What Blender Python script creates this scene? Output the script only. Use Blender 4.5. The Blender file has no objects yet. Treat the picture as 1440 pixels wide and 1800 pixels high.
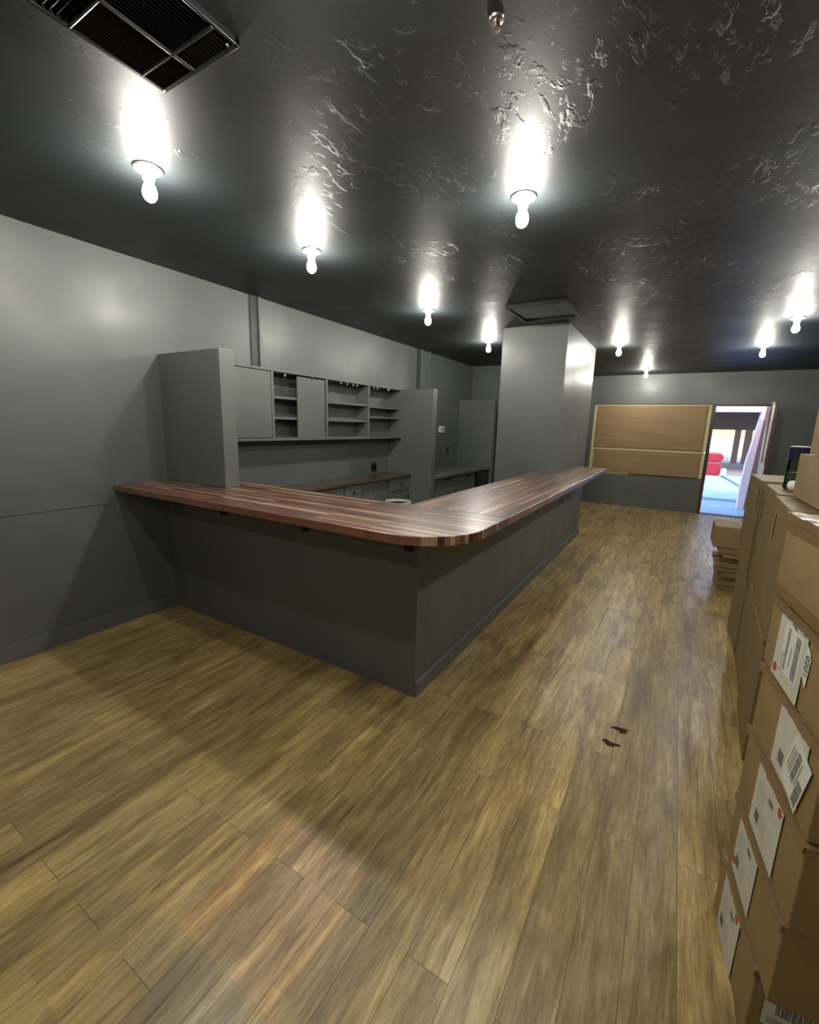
import bpy, bmesh, math, random
from mathutils import Vector, Matrix
random.seed(7)
S = bpy.context.scene
COL = S.collection
PI = math.pi

# ------------------------------------------------------------------ materials
def mat(name):
    m = bpy.data.materials.new(name); m.use_nodes = True
    nt = m.node_tree; b = nt.nodes['Principled BSDF']
    return m, nt, b
def N(nt, t, **kw):
    n = nt.nodes.new(t)
    for k, v in kw.items():
        if k in n.inputs: n.inputs[k].default_value = v
        else: setattr(n, k, v)
    return n
def L(nt, a, b): nt.links.new(a, b)
def ramp(nt, stops, interp='LINEAR'):
    r = nt.nodes.new('ShaderNodeValToRGB'); cr = r.color_ramp; cr.interpolation = interp
    while len(cr.elements) < len(stops): cr.elements.new(0.5)
    for e, (p, c) in zip(cr.elements, stops):
        e.position = p; e.color = (*c, 1) if len(c) == 3 else c
    return r
def mixc(nt, fac, a, b, mode='MIX'):
    n = nt.nodes.new('ShaderNodeMix'); n.data_type = 'RGBA'; n.blend_type = mode
    for s, v in ((0, fac), (6, a), (7, b)):
        if hasattr(v, 'links') or hasattr(v, 'is_linked'): L(nt, v, n.inputs[s])
        else: n.inputs[s].default_value = v if s == 0 else (*v, 1)
    return n.outputs[2]
def bump(nt, b, h, strength, dist, normal=None):
    n = N(nt, 'ShaderNodeBump', Strength=strength, Distance=dist)
    L(nt, h, n.inputs['Height'])
    if normal: L(nt, normal, n.inputs['Normal'])
    L(nt, n.outputs[0], b.inputs['Normal']); return n.outputs[0]
def coords(nt, kind='Object', scale=(1, 1, 1), loc=(0, 0, 0), rot=(0, 0, 0)):
    tc = nt.nodes.new('ShaderNodeTexCoord'); mp = nt.nodes.new('ShaderNodeMapping')
    mp.inputs['Scale'].default_value = scale; mp.inputs['Location'].default_value = loc; mp.inputs['Rotation'].default_value = rot
    L(nt, tc.outputs[kind], mp.inputs[0]); return mp.outputs[0]
def noise(nt, vec, scale, detail=4, rough=0.5, dist=0.0):
    n = N(nt, 'ShaderNodeTexNoise', Scale=scale, Detail=detail, Roughness=rough, Distortion=dist)
    L(nt, vec, n.inputs['Vector']); return n.outputs['Fac']

def plain(name, col, rough=0.5, metal=0.0, var=0.06, nscale=8, bmp=0.0, spec=0.5):
    m, nt, b = mat(name)
    v = coords(nt)
    f = noise(nt, v, nscale, 4)
    lo = tuple(c * (1 - var) for c in col); hi = tuple(min(1, c * (1 + var)) for c in col)
    r = ramp(nt, [(0.3, lo), (0.7, hi)]); L(nt, f, r.inputs[0]); L(nt, r.outputs[0], b.inputs['Base Color'])
    b.inputs['Roughness'].default_value = rough; b.inputs['Metallic'].default_value = metal
    b.inputs['Specular IOR Level'].default_value = spec
    if bmp: bump(nt, b, noise(nt, v, nscale * 6, 3), bmp, 0.002)
    return m

def wall_paint(name, col, rough=0.42, lump=0.35):
    m, nt, b = mat(name)
    v = coords(nt)
    big = noise(nt, v, 1.3, 5, 0.55)
    r = ramp(nt, [(0.3, tuple(c * 0.9 for c in col)), (0.7, tuple(c * 1.1 for c in col))])
    L(nt, big, r.inputs[0]); L(nt, r.outputs[0], b.inputs['Base Color'])
    b.inputs['Specular IOR Level'].default_value = 0.62
    rr = N(nt, 'ShaderNodeMapRange'); rr.inputs['From Min'].default_value = .3; rr.inputs['From Max'].default_value = .7
    rr.inputs['To Min'].default_value = rough - 0.08; rr.inputs['To Max'].default_value = rough + 0.07
    L(nt, noise(nt, v, 3.0, 4), rr.inputs['Value']); L(nt, rr.outputs[0], b.inputs['Roughness'])
    n1 = bump(nt, b, noise(nt, v, 7, 4, 0.5), lump, 0.006)
    bump(nt, b, noise(nt, v, 120, 2, 0.6), 0.12, 0.0008, n1)
    return m

WALL = wall_paint('charcoal wall paint', (0.115, 0.128, 0.122), 0.42, 0.25)
WALL2 = wall_paint('charcoal cabinet paint', (0.128, 0.140, 0.131), 0.42, 0.12)
BARP = wall_paint('charcoal bar paint', (0.125, 0.134, 0.130), 0.45, 0.05)

def ceiling_mat():
    m, nt, b = mat('black trowelled ceiling paint')
    v = coords(nt)
    r0 = ramp(nt, [(0.3, (0.012, 0.016, 0.018)), (0.7, (0.017, 0.021, 0.024))]); L(nt, noise(nt, v, 2.0, 4), r0.inputs[0]); L(nt, r0.outputs[0], b.inputs['Base Color'])
    rr = N(nt, 'ShaderNodeMapRange'); rr.inputs['From Min'].default_value = .3; rr.inputs['From Max'].default_value = .7
    rr.inputs['To Min'].default_value = 0.44; rr.inputs['To Max'].default_value = 0.56
    L(nt, noise(nt, v, 2.5, 3), rr.inputs['Value']); L(nt, rr.outputs[0], b.inputs['Roughness'])
    b.inputs['Specular IOR Level'].default_value = 0.5
    # sparse trowel marks: short ridges and pits inside patches
    mask = noise(nt, coords(nt, loc=(3.1, 1.7, 0)), 1.9, 3)
    rm = ramp(nt, [(0.44, (0.05,) * 3), (0.62, (.85,) * 3)]); L(nt, mask, rm.inputs[0])
    def layer(vec, sc, lo, hi, dist):
        c = noise(nt, vec, sc, 5, 0.6, dist); rc = ramp(nt, [(lo, (0, 0, 0)), (hi, (1, 1, 1))]); L(nt, c, rc.inputs[0])
        k = nt.nodes.new('ShaderNodeMath'); k.operation = 'MULTIPLY'; L(nt, rc.outputs[0], k.inputs[0]); L(nt, rm.outputs[0], k.inputs[1]); return k.outputs[0]
    n1 = bump(nt, b, layer(coords(nt, scale=(1, .45, 1), rot=(0, 0, .9)), 13, .585, .64, .4), 0.42, 0.006)
    n2 = bump(nt, b, layer(coords(nt, scale=(1, .5, 1), rot=(0, 0, -.5), loc=(5, 2, 0)), 30, .58, .65, .4), 0.38, 0.0035, n1)
    n3 = bump(nt, b, noise(nt, v, 1.3, 2), 0.2, 0.03, n2)
    bump(nt, b, noise(nt, v, 16, 5, .65), 0.17, 0.004, n3)
    return m
CEIL = ceiling_mat()

def floor_mat():
    m, nt, b = mat('worn wood plank floor')
    tc = nt.nodes.new('ShaderNodeTexCoord'); sp = nt.nodes.new('ShaderNodeSeparateXYZ'); L(nt, tc.outputs['Object'], sp.inputs[0])
    cb = nt.nodes.new('ShaderNodeCombineXYZ'); L(nt, sp.outputs['Y'], cb.inputs[0]); L(nt, sp.outputs['X'], cb.inputs[1])
    mp = nt.nodes.new('ShaderNodeMapping'); mp.inputs['Location'].default_value = (0.32, 0.09, 0); L(nt, cb.outputs[0], mp.inputs[0])
    br = N(nt, 'ShaderNodeTexBrick', Scale=1.0)
    br.inputs['Brick Width'].default_value = 1.22; br.inputs['Row Height'].default_value = 0.139
    br.inputs['Mortar Size'].default_value = 0.0010; br.inputs['Mortar Smooth'].default_value = 0.3
    br.inputs['Color1'].default_value = (0, 0, 0, 1); br.inputs['Color2'].default_value = (1, 1, 1, 1)
    br.inputs['Mortar'].default_value = (0.5, 0.5, 0.5, 1)
    br.offset = 0.37; br.offset_frequency = 2; br.squash = 1.0
    L(nt, mp.outputs[0], br.inputs['Vector'])
    # strips inside planks (narrow strip variation)
    b2 = N(nt, 'ShaderNodeTexBrick', Scale=1.0)
    b2.inputs['Brick Width'].default_value = 0.61; b2.inputs['Row Height'].default_value = 0.0695
    b2.inputs['Mortar Size'].default_value = 0.0; b2.offset = 0.43
    b2.inputs['Color1'].default_value = (0, 0, 0, 1); b2.inputs['Color2'].default_value = (1, 1, 1, 1)
    L(nt, mp.outputs[0], b2.inputs['Vector'])
    # grain vector: compress along Y, offset per plank
    mul = nt.nodes.new('ShaderNodeVectorMath'); mul.operation = 'MULTIPLY'; mul.inputs[1].default_value = (1.0, 0.09, 1)
    L(nt, tc.outputs['Object'], mul.inputs[0])
    sc = nt.nodes.new('ShaderNodeVectorMath'); sc.operation = 'SCALE'; sc.inputs['Scale'].default_value = 7.3; L(nt, br.outputs['Color'], sc.inputs[0])
    ad = nt.nodes.new('ShaderNodeVectorMath'); ad.operation = 'ADD'; L(nt, mul.outputs[0], ad.inputs[0]); L(nt, sc.outputs[0], ad.inputs[1])
    g1 = noise(nt, ad.outputs[0], 26, 6, 0.62, 0.9)
    g2 = noise(nt, ad.outputs[0], 120, 5, 0.7, 0.4)
    mul2 = nt.nodes.new('ShaderNodeVectorMath'); mul2.operation = 'MULTIPLY'; mul2.inputs[1].default_value = (1.0, 0.3, 1)
    L(nt, tc.outputs['Object'], mul2.inputs[0])
    g3 = noise(nt, mul2.outputs[0], 6.5, 5, 0.6, 0.6)
    r1 = ramp(nt, [(0.26, (0.185, 0.115, 0.046)), (0.38, (0.37, 0.255, 0.100)), (0.56, (0.53, 0.393, 0.165)), (0.68, (0.69, 0.54, 0.26)), (0.78, (0.80, 0.67, 0.37))])
    L(nt, g1, r1.inputs[0])
    c = r1.outputs[0]
    rp = ramp(nt, [(0.0, (0.80, 0.79, 0.80)), (0.5, (1.0, 1.0, 1.0)), (1.0, (1.20, 1.17, 1.08))]); L(nt, br.outputs['Color'], rp.inputs[0])
    c = mixc(nt, 0.85, c, rp.outputs[0], 'MULTIPLY')
    rq = ramp(nt, [(0.0, (0.83, 0.82, 0.82)), (1.0, (1.14, 1.13, 1.10))]); L(nt, b2.outputs['Color'], rq.inputs[0])
    c = mixc(nt, 0.8, c, rq.outputs[0], 'MULTIPLY')
    r3 = ramp(nt, [(0.32, (0.60, 0.56, 0.52)), (0.52, (1, 1, 1)), (0.72, (1.18, 1.17, 1.12))]); L(nt, g3, r3.inputs[0])
    c = mixc(nt, 0.9, c, r3.outputs[0], 'MULTIPLY')
    r2 = ramp(nt, [(0.34, (0.62, 0.58, 0.54)), (0.5, (1.0, 1.0, 1.0)), (0.68, (1.16, 1.16, 1.14))]); L(nt, g2, r2.inputs[0])
    c = mixc(nt, 0.8, c, r2.outputs[0], 'MULTIPLY')
    # knots
    vo = N(nt, 'ShaderNodeTexVoronoi', Scale=4.2); mulk = nt.nodes.new('ShaderNodeVectorMath'); mulk.operation = 'MULTIPLY'; mulk.inputs[1].default_value = (1, .5, 1)
    L(nt, tc.outputs['Object'], mulk.inputs[0]); L(nt, mulk.outputs[0], vo.inputs['Vector'])
    rk = ramp(nt, [(0.0, (0.30, 0.24, 0.2)), (0.045, (0.72, 0.68, 0.62)), (0.10, (1, 1, 1))]); L(nt, vo.outputs['Distance'], rk.inputs[0])
    c = mixc(nt, 0.85, c, rk.outputs[0], 'MULTIPLY')
    # a squarish area of warmer, more orange tone in the planks
    def inside(sock, lo, hi):
        a = nt.nodes.new('ShaderNodeMath'); a.operation = 'COMPARE'
        a.inputs[1].default_value = (lo + hi) / 2; a.inputs[2].default_value = (hi - lo) / 2; L(nt, sock, a.inputs[0]); return a.outputs[0]
    pm = nt.nodes.new('ShaderNodeMath'); pm.operation = 'MULTIPLY'
    L(nt, inside(sp.outputs['X'], -1.168, -0.735), pm.inputs[0]); L(nt, inside(sp.outputs['Y'], 0.585, 1.03), pm.inputs[1])
    warm = mixc(nt, 1.0, c, (1.22, 1.07, 1.02), 'MULTIPLY')
    c = mixc(nt, pm.outputs[0], c, warm)
    # soft-edged greyer, darker bands around that square
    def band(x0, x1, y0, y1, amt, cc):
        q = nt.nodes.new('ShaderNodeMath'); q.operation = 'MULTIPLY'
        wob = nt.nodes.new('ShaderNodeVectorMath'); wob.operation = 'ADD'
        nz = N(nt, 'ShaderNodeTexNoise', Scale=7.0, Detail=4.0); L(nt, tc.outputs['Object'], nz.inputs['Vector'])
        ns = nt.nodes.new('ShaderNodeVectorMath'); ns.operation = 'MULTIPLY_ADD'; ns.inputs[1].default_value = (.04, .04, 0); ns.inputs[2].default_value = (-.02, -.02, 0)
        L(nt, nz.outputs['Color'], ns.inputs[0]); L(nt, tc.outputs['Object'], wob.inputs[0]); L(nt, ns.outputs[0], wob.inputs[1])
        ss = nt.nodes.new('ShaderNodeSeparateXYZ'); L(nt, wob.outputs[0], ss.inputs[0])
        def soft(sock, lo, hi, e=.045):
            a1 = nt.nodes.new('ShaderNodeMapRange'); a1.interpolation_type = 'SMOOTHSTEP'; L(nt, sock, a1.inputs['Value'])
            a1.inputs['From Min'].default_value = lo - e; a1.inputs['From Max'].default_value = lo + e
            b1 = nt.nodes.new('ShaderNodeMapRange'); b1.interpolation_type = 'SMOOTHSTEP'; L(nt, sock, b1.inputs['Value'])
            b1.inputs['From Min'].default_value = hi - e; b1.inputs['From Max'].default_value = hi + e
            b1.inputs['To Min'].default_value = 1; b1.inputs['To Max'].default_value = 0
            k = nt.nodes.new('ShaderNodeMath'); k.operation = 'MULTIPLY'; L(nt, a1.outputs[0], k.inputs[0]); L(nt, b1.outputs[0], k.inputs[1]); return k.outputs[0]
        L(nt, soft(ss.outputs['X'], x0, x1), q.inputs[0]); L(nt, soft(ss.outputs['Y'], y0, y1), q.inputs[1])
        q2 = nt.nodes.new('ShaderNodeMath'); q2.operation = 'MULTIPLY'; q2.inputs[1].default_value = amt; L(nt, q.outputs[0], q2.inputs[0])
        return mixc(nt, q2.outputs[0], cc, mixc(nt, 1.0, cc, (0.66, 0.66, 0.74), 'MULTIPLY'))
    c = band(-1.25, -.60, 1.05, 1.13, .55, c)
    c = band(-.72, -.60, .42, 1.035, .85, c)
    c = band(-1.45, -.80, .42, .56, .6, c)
    # seams
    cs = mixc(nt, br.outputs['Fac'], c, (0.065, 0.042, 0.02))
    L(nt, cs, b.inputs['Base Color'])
    rr = N(nt, 'ShaderNodeMapRange'); rr.inputs['From Min'].default_value = .3; rr.inputs['From Max'].default_value = .7
    rr.inputs['To Min'].default_value = 0.42; rr.inputs['To Max'].default_value = 0.27
    L(nt, g1, rr.inputs['Value']); L(nt, rr.outputs[0], b.inputs['Roughness'])
    b.inputs['Specular IOR Level'].default_value = 0.7
    inv = nt.nodes.new('ShaderNodeMath'); inv.operation = 'SUBTRACT'; inv.inputs[0].default_value = 1; L(nt, br.outputs['Fac'], inv.inputs[1])
    n1 = bump(nt, b, inv.outputs[0], 0.35, 0.002)
    n2 = bump(nt, b, g1, 0.28, 0.004, n1)
    mul3 = nt.nodes.new('ShaderNodeVectorMath'); mul3.operation = 'MULTIPLY'; mul3.inputs[1].default_value = (1.0, 0.5, 1)
    L(nt, tc.outputs['Object'], mul3.inputs[0])
    bump(nt, b, noise(nt, mul3.outputs[0], 22, 4, .6), 0.22, 0.004, n2)
    return m
FLOOR = floor_mat()

OFFS = {'X': 0.055, 'Y': 0.011}
def butcher(name, along):
    m, nt, b = mat(name)
    tc = nt.nodes.new('ShaderNodeTexCoord'); sp = nt.nodes.new('ShaderNodeSeparateXYZ'); L(nt, tc.outputs['Object'], sp.inputs[0])
    cb = nt.nodes.new('ShaderNodeCombineXYZ')
    a, c_ = ('X', 'Y') if along == 'X' else ('Y', 'X')
    L(nt, sp.outputs[a], cb.inputs[0]); of = nt.nodes.new('ShaderNodeMath'); of.operation = 'ADD'; of.inputs[1].default_value = OFFS[along]; L(nt, sp.outputs[c_], of.inputs[0]); L(nt, of.outputs[0], cb.inputs[1])
    br = N(nt, 'ShaderNodeTexBrick', Scale=1.0); br.inputs['Brick Width'].default_value = 0.9; br.inputs['Row Height'].default_value = 0.022
    br.inputs['Mortar Size'].default_value = 0.0005; br.offset = 0.41; br.inputs['Bias'].default_value = 0.0
    br.inputs['Color1'].default_value = (0, 0, 0, 1); br.inputs['Color2'].default_value = (1, 1, 1, 1); br.inputs['Mortar'].default_value = (0.3,) * 3 + (1,)
    L(nt, cb.outputs[0], br.inputs['Vector'])
    rp = ramp(nt, [(0.0, (0.040, 0.013, 0.008)), (0.30, (0.115, 0.038, 0.020)), (0.58, (0.21, 0.078, 0.042)), (0.78, (0.27, 0.12, 0.066)), (0.86, (0.40, 0.23, 0.135)), (1.0, (0.64, 0.46, 0.29))])
    L(nt, br.outputs['Color'], rp.inputs[0])
    mul = nt.nodes.new('ShaderNodeVectorMath'); mul.operation = 'MULTIPLY'; mul.inputs[1].default_value = (0.06, 1, 1) ; L(nt, cb.outputs[0], mul.inputs[0])
    sc = nt.nodes.new('ShaderNodeVectorMath'); sc.operation = 'SCALE'; sc.inputs['Scale'].default_value = 5; L(nt, br.outputs['Color'], sc.inputs[0])
    ad = nt.nodes.new('ShaderNodeVectorMath'); ad.operation = 'ADD'; L(nt, mul.outputs[0], ad.inputs[0]); L(nt, sc.outputs[0], ad.inputs[1])
    g = noise(nt, ad.outputs[0], 60, 5, 0.6, 0.5)
    rg = ramp(nt, [(0.3, (0.62, 0.6, 0.58)), (0.7, (1.3, 1.3, 1.3))]); L(nt, g, rg.inputs[0])
    c = mixc(nt, 0.9, rp.outputs[0], rg.outputs[0], 'MULTIPLY')
    L(nt, c, b.inputs['Base Color'])
    b.inputs['Roughness'].default_value = 0.38; b.inputs['Specular IOR Level'].default_value = 0.9; b.inputs['Coat Weight'].default_value = 0.7; b.inputs['Coat Roughness'].default_value = 0.30
    bump(nt, b, g, 0.06, 0.001)
    return m
BUTX = butcher('walnut butcher block along front', 'X'); BUTY = butcher('walnut butcher block along side', 'Y')

def cardboard(name, col, rough=0.62):
    m, nt, b = mat(name)
    v = coords(nt, 'Object')
    f = noise(nt, v, 5, 5, 0.6); f2 = noise(nt, coords(nt, scale=(1, 1, 14)), 30, 3)
    r = ramp(nt, [(0.3, tuple(c * 0.88 for c in col)), (0.7, tuple(c * 1.1 for c in col))]); L(nt, f, r.inputs[0])
    r2 = ramp(nt, [(0.3, (0.93,) * 3), (0.7, (1.05,) * 3)]); L(nt, f2, r2.inputs[0])
    L(nt, mixc(nt, 1.0, r.outputs[0], r2.outputs[0], 'MULTIPLY'), b.inputs['Base Color'])
    b.inputs['Roughness'].default_value = rough
    n1 = bump(nt, b, noise(nt, v, 9, 3), 0.25, 0.006)
    bump(nt, b, f2, 0.1, 0.001, n1)
    return m
GROOVE_SHADE = wall_paint('painted groove shade', (0.035, 0.04, 0.042), 0.5)  # recess shade put into the colour of flat strips on the left wall
CARD = cardboard('brown cardboard', (0.285, 0.192, 0.080))
CARD2 = cardboard('dull brown cardboard', (0.225, 0.155, 0.070))
CARD3 = cardboard('pale brown cardboard', (0.31, 0.218, 0.115))
TAPEB = plain('brown packing tape', (0.235, 0.145, 0.060), 0.28, var=0.08, nscale=20, bmp=0.15)
def clear_tape():
    m, nt, b = mat('shiny packing tape'); v = coords(nt)
    b.inputs['Base Color'].default_value = (0.24, 0.155, 0.075, 1); b.inputs['Roughness'].default_value = 0.16
    b.inputs['Specular IOR Level'].default_value = 0.9
    bump(nt, b, noise(nt, v, 55, 5, 0.7), 0.9, 0.004)
    return m
TAPEC = clear_tape()
PAPER = plain('white label paper', (0.62, 0.60, 0.50), 0.5, var=0.05, nscale=14, bmp=0.1)
PAPER2 = plain('white sticker paper', (0.78, 0.77, 0.70), 0.45, var=0.03, nscale=14)
INK = plain('grey print', (0.16, 0.155, 0.14), 0.5)
INKB = plain('black print', (0.02, 0.02, 0.02), 0.5)
INKL = plain('faint print', (0.36, 0.35, 0.31), 0.5)
REDST = plain('red stamp print', (0.42, 0.07, 0.05), 0.5)
BLACK = plain('black metal', (0.010, 0.011, 0.013), 0.24, 0.0, spec=0.8)
BLACKP = plain('black plastic', (0.010, 0.010, 0.011), 0.4)
LOUV = plain('matt black louvre metal', (0.004, 0.0045, 0.005), 0.5, spec=0.12)
VOID = plain('dark duct interior', (0.002, 0.002, 0.0025), 0.9, spec=0.05)
PORC = plain('white porcelain', (0.72, 0.72, 0.68), 0.3, var=0.02)
METAL = plain('brushed screw metal', (0.55, 0.55, 0.53), 0.25, 1.0)
LAMI = plain('dark brown laminate', (0.095, 0.062, 0.040), 0.16, var=0.25, nscale=9, spec=0.7)
DARKTRIM = plain('dark bronze frame', (0.030, 0.026, 0.022), 0.4, 0.2)
BRONZE = plain('red brown door stile', (0.085, 0.040, 0.026), 0.4, 0.1)
SILVER = plain('silver door trim', (0.62, 0.60, 0.56), 0.25, 0.8)
WHITEP = plain('white plastic', (0.75, 0.75, 0.71), 0.35, var=0.02)
PALEP = plain('pale grey plastic', (0.42, 0.43, 0.37), 0.4, var=0.03)
GREYD = plain('dark grey panel', (0.075, 0.083, 0.088), 0.4)
STAIN = plain('brown spilt liquid', (0.075, 0.042, 0.014), 0.12, var=0.3, nscale=40)
CRUMB = plain('white crumb', (0.7, 0.68, 0.6), 0.6)
PINK = plain('pale pink stucco', (0.78, 0.60, 0.66), 0.8, bmp=0.2)
OUTDARK = plain('dark painted beam', (0.055, 0.045, 0.050), 0.7)
OUTPOST = plain('brown painted post', (0.13, 0.085, 0.07), 0.7)
ORANGE = plain('orange stucco', (0.85, 0.45, 0.18), 0.8)
WHITEW = plain('white stucco', (0.85, 0.86, 0.85), 0.8)
REDP = plain('red plastic', (0.22, 0.004, 0.014), 0.4)
DECK = None
def deck_mat():
    m, nt, b = mat('pale blue boards'); v = coords(nt)
    tc = nt.nodes.new('ShaderNodeTexCoord'); br = N(nt, 'ShaderNodeTexBrick', Scale=1.0)
    L(nt, tc.outputs['Object'], br.inputs['Vector'])
    br.inputs['Brick Width'].default_value = 4.5; br.inputs['Row Height'].default_value = 0.75; br.inputs['Mortar Size'].default_value = 0.025
    br.inputs['Color1'].default_value = (0.33, 0.47, 0.64, 1); br.inputs['Color2'].default_value = (0.42, 0.55, 0.70, 1); br.inputs['Mortar'].default_value = (0.22, 0.30, 0.38, 1)
    f = noise(nt, v, 2, 5); r = ramp(nt, [(0.3, (0.85,) * 3), (0.7, (1.15,) * 3)]); L(nt, f, r.inputs[0])
    L(nt, mixc(nt, 1.0, br.outputs['Color'], r.outputs[0], 'MULTIPLY'), b.inputs['Base Color']); b.inputs['Roughness'].default_value = 0.55
    return m
DECK = deck_mat()
PAVE = plain('grey pink paving', (0.33, 0.28, 0.28), 0.8, var=0.15, nscale=1.5)
DECKD = plain('blue grey strip', (0.16, 0.21, 0.25), 0.7)

def kraft():
    m, nt, b = mat('kraft paper'); v = coords(nt, scale=(1, 1, 1))
    f = noise(nt, coords(nt, scale=(0.6, 1, 2.4)), 3.2, 5, 0.55, 0.5)
    r = ramp(nt, [(0.3, (0.37, 0.25, 0.12)), (0.7, (0.42, 0.285, 0.14))]); L(nt, f, r.inputs[0]); L(nt, r.outputs[0], b.inputs['Base Color'])
    b.inputs['Roughness'].default_value = 0.55
    w = noise(nt, coords(nt, scale=(0.35, 1, 2.2), rot=(0, 0.08, 0)), 4.0, 3, 0.5, 1.0)
    bump(nt, b, w, 0.45, 0.02)
    tr = N(nt, 'ShaderNodeBsdfTranslucent'); tr.inputs[0].default_value = (0.50, 0.36, 0.17, 1)
    mx = N(nt, 'ShaderNodeMixShader'); mx.inputs[0].default_value = 0.16
    out = nt.nodes['Material Output']; L(nt, b.outputs[0], mx.inputs[1]); L(nt, tr.outputs[0], mx.inputs[2]); L(nt, mx.outputs[0], out.inputs[0])
    return m
KRAFT = kraft()
def mtape():
    m, nt, b = mat('cream masking tape'); b.inputs['Base Color'].default_value = (0.88, 0.80, 0.52, 1); b.inputs['Roughness'].default_value = 0.6
    bump(nt, b, noise(nt, coords(nt), 60, 3), 0.3, 0.001)
    tr = N(nt, 'ShaderNodeBsdfTranslucent'); tr.inputs[0].default_value = (0.85, 0.75, 0.45, 1)
    mx = N(nt, 'ShaderNodeMixShader'); mx.inputs[0].default_value = 0.45
    out = nt.nodes['Material Output']; L(nt, b.outputs[0], mx.inputs[1]); L(nt, tr.outputs[0], mx.inputs[2]); L(nt, mx.outputs[0], out.inputs[0])
    return m
MTAPE = mtape()
def glass(name, tint=(1, 1, 1), rough=0.0):
    m, nt, b = mat(name); nt.nodes.remove(b)
    t = N(nt, 'ShaderNodeBsdfTransparent'); t.inputs[0].default_value = (*tint, 1)
    g = N(nt, 'ShaderNodeBsdfGlossy'); g.inputs['Roughness'].default_value = rough
    fr = N(nt, 'ShaderNodeFresnel', IOR=1.45); mx = N(nt, 'ShaderNodeMixShader')
    L(nt, fr.outputs[0], mx.inputs[0]); L(nt, t.outputs[0], mx.inputs[1]); L(nt, g.outputs[0], mx.inputs[2])
    L(nt, mx.outputs[0], nt.nodes['Material Output'].inputs[0]); return m
GLASS = glass('window glass', (0.93, 0.96, 0.95))
JARG = glass('greenish clear plastic', (0.62, 0.70, 0.60), 0.05)
def film():
    m, nt, b = mat('frosted door film'); b.inputs['Base Color'].default_value = (0.75, 0.68, 0.66, 1); b.inputs['Roughness'].default_value = 0.3
    tr = N(nt, 'ShaderNodeBsdfTranslucent'); tr.inputs[0].default_value = (0.9, 0.85, 0.85, 1)
    mx = N(nt, 'ShaderNodeMixShader'); mx.inputs[0].default_value = 0.5
    L(nt, noise(nt, coords(nt), 3), b.inputs['Roughness'])
    out = nt.nodes['Material Output']; L(nt, b.outputs[0], mx.inputs[1]); L(nt, tr.outputs[0], mx.inputs[2]); L(nt, mx.outputs[0], out.inputs[0])
    return m
FILM = film()
BULB_E = 640.0
def bulbm():
    m, nt, b = mat('lit bulb glass'); b.inputs['Base Color'].default_value = (0.9, 0.9, 0.85, 1)
    lw = N(nt, 'ShaderNodeLayerWeight'); 
    b.inputs['Emission Color'].default_value = (1.0, 0.965, 0.865, 1); b.inputs['Emission Strength'].default_value = BULB_E
    nt.nodes.remove(lw)
    L(nt, ramp_const(nt), b.inputs['Roughness'])
    return m
def ramp_const(nt):
    f = noise(nt, coords(nt), 4); r = ramp(nt, [(0, (0.2,) * 3), (1, (0.3,) * 3)]); L(nt, f, r.inputs[0]); return r.outputs[0]
BULB = bulbm()

# ------------------------------------------------------------------ geometry helpers
def bm_new(): return bmesh.new()
def box(bm, x0, x1, y0, y1, z0, z1, M=None):
    vs = [Vector((x, y, z)) for z in (z0, z1) for (x, y) in ((x0, y0), (x1, y0), (x1, y1), (x0, y1))]
    if M is not None: vs = [M @ v for v in vs]
    v = [bm.verts.new(p) for p in vs]
    for f in ((3, 2, 1, 0), (4, 5, 6, 7), (0, 1, 5, 4), (1, 2, 6, 5), (2, 3, 7, 6), (3, 0, 4, 7)):
        bm.faces.new([v[i] for i in f])
    return v
def prism(bm, pts, lo, hi, axis='z'):
    def P(p, h): return {'z': (p[0], p[1], h), 'y': (p[0], h, p[1]), 'x': (h, p[0], p[1])}[axis]
    a = [bm.verts.new(P(p, lo)) for p in pts]; b = [bm.verts.new(P(p, hi)) for p in pts]
    n = len(pts)
    bm.faces.new(a[::-1]); bm.faces.new(b)
    for i in range(n): bm.faces.new((a[i], a[(i + 1) % n], b[(i + 1) % n], b[i]))
def lathe(bm, prof, c=(0, 0, 0), seg=24, M=None):
    rings = []
    for r, z in prof:
        ring = []
        for i in range(seg):
            a = 2 * PI * i / seg
            p = Vector((c[0] + r * math.cos(a), c[1] + r * math.sin(a), c[2] + z))
            if M is not None: p = M @ p
            ring.append(bm.verts.new(p))
        rings.append(ring)
    for a, b in zip(rings, rings[1:]):
        for i in range(seg): bm.faces.new((a[i], a[(i + 1) % seg], b[(i + 1) % seg], b[i]))
    if prof[0][0] > 1e-5: bm.faces.new(rings[0][::-1])
    if prof[-1][0] > 1e-5: bm.faces.new(rings[-1])
def tube(bm, pts, r, seg=8):
    rings = []
    n = len(pts)
    for i, p in enumerate(pts):
        p = Vector(p); t = (Vector(pts[min(i + 1, n - 1)]) - Vector(pts[max(i - 1, 0)])).normalized()
        u = t.cross(Vector((0, 0, 1)));
        if u.length < 1e-4: u = Vector((1, 0, 0))
        u.normalize(); w = t.cross(u)
        rings.append([bm.verts.new(p + r * (math.cos(2 * PI * k / seg) * u + math.sin(2 * PI * k / seg) * w)) for k in range(seg)])
    for a, b in zip(rings, rings[1:]):
        for i in range(seg): bm.faces.new((a[i], a[(i + 1) % seg], b[(i + 1) % seg], b[i]))
    bm.faces.new(rings[0][::-1]); bm.faces.new(rings[-1])

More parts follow.
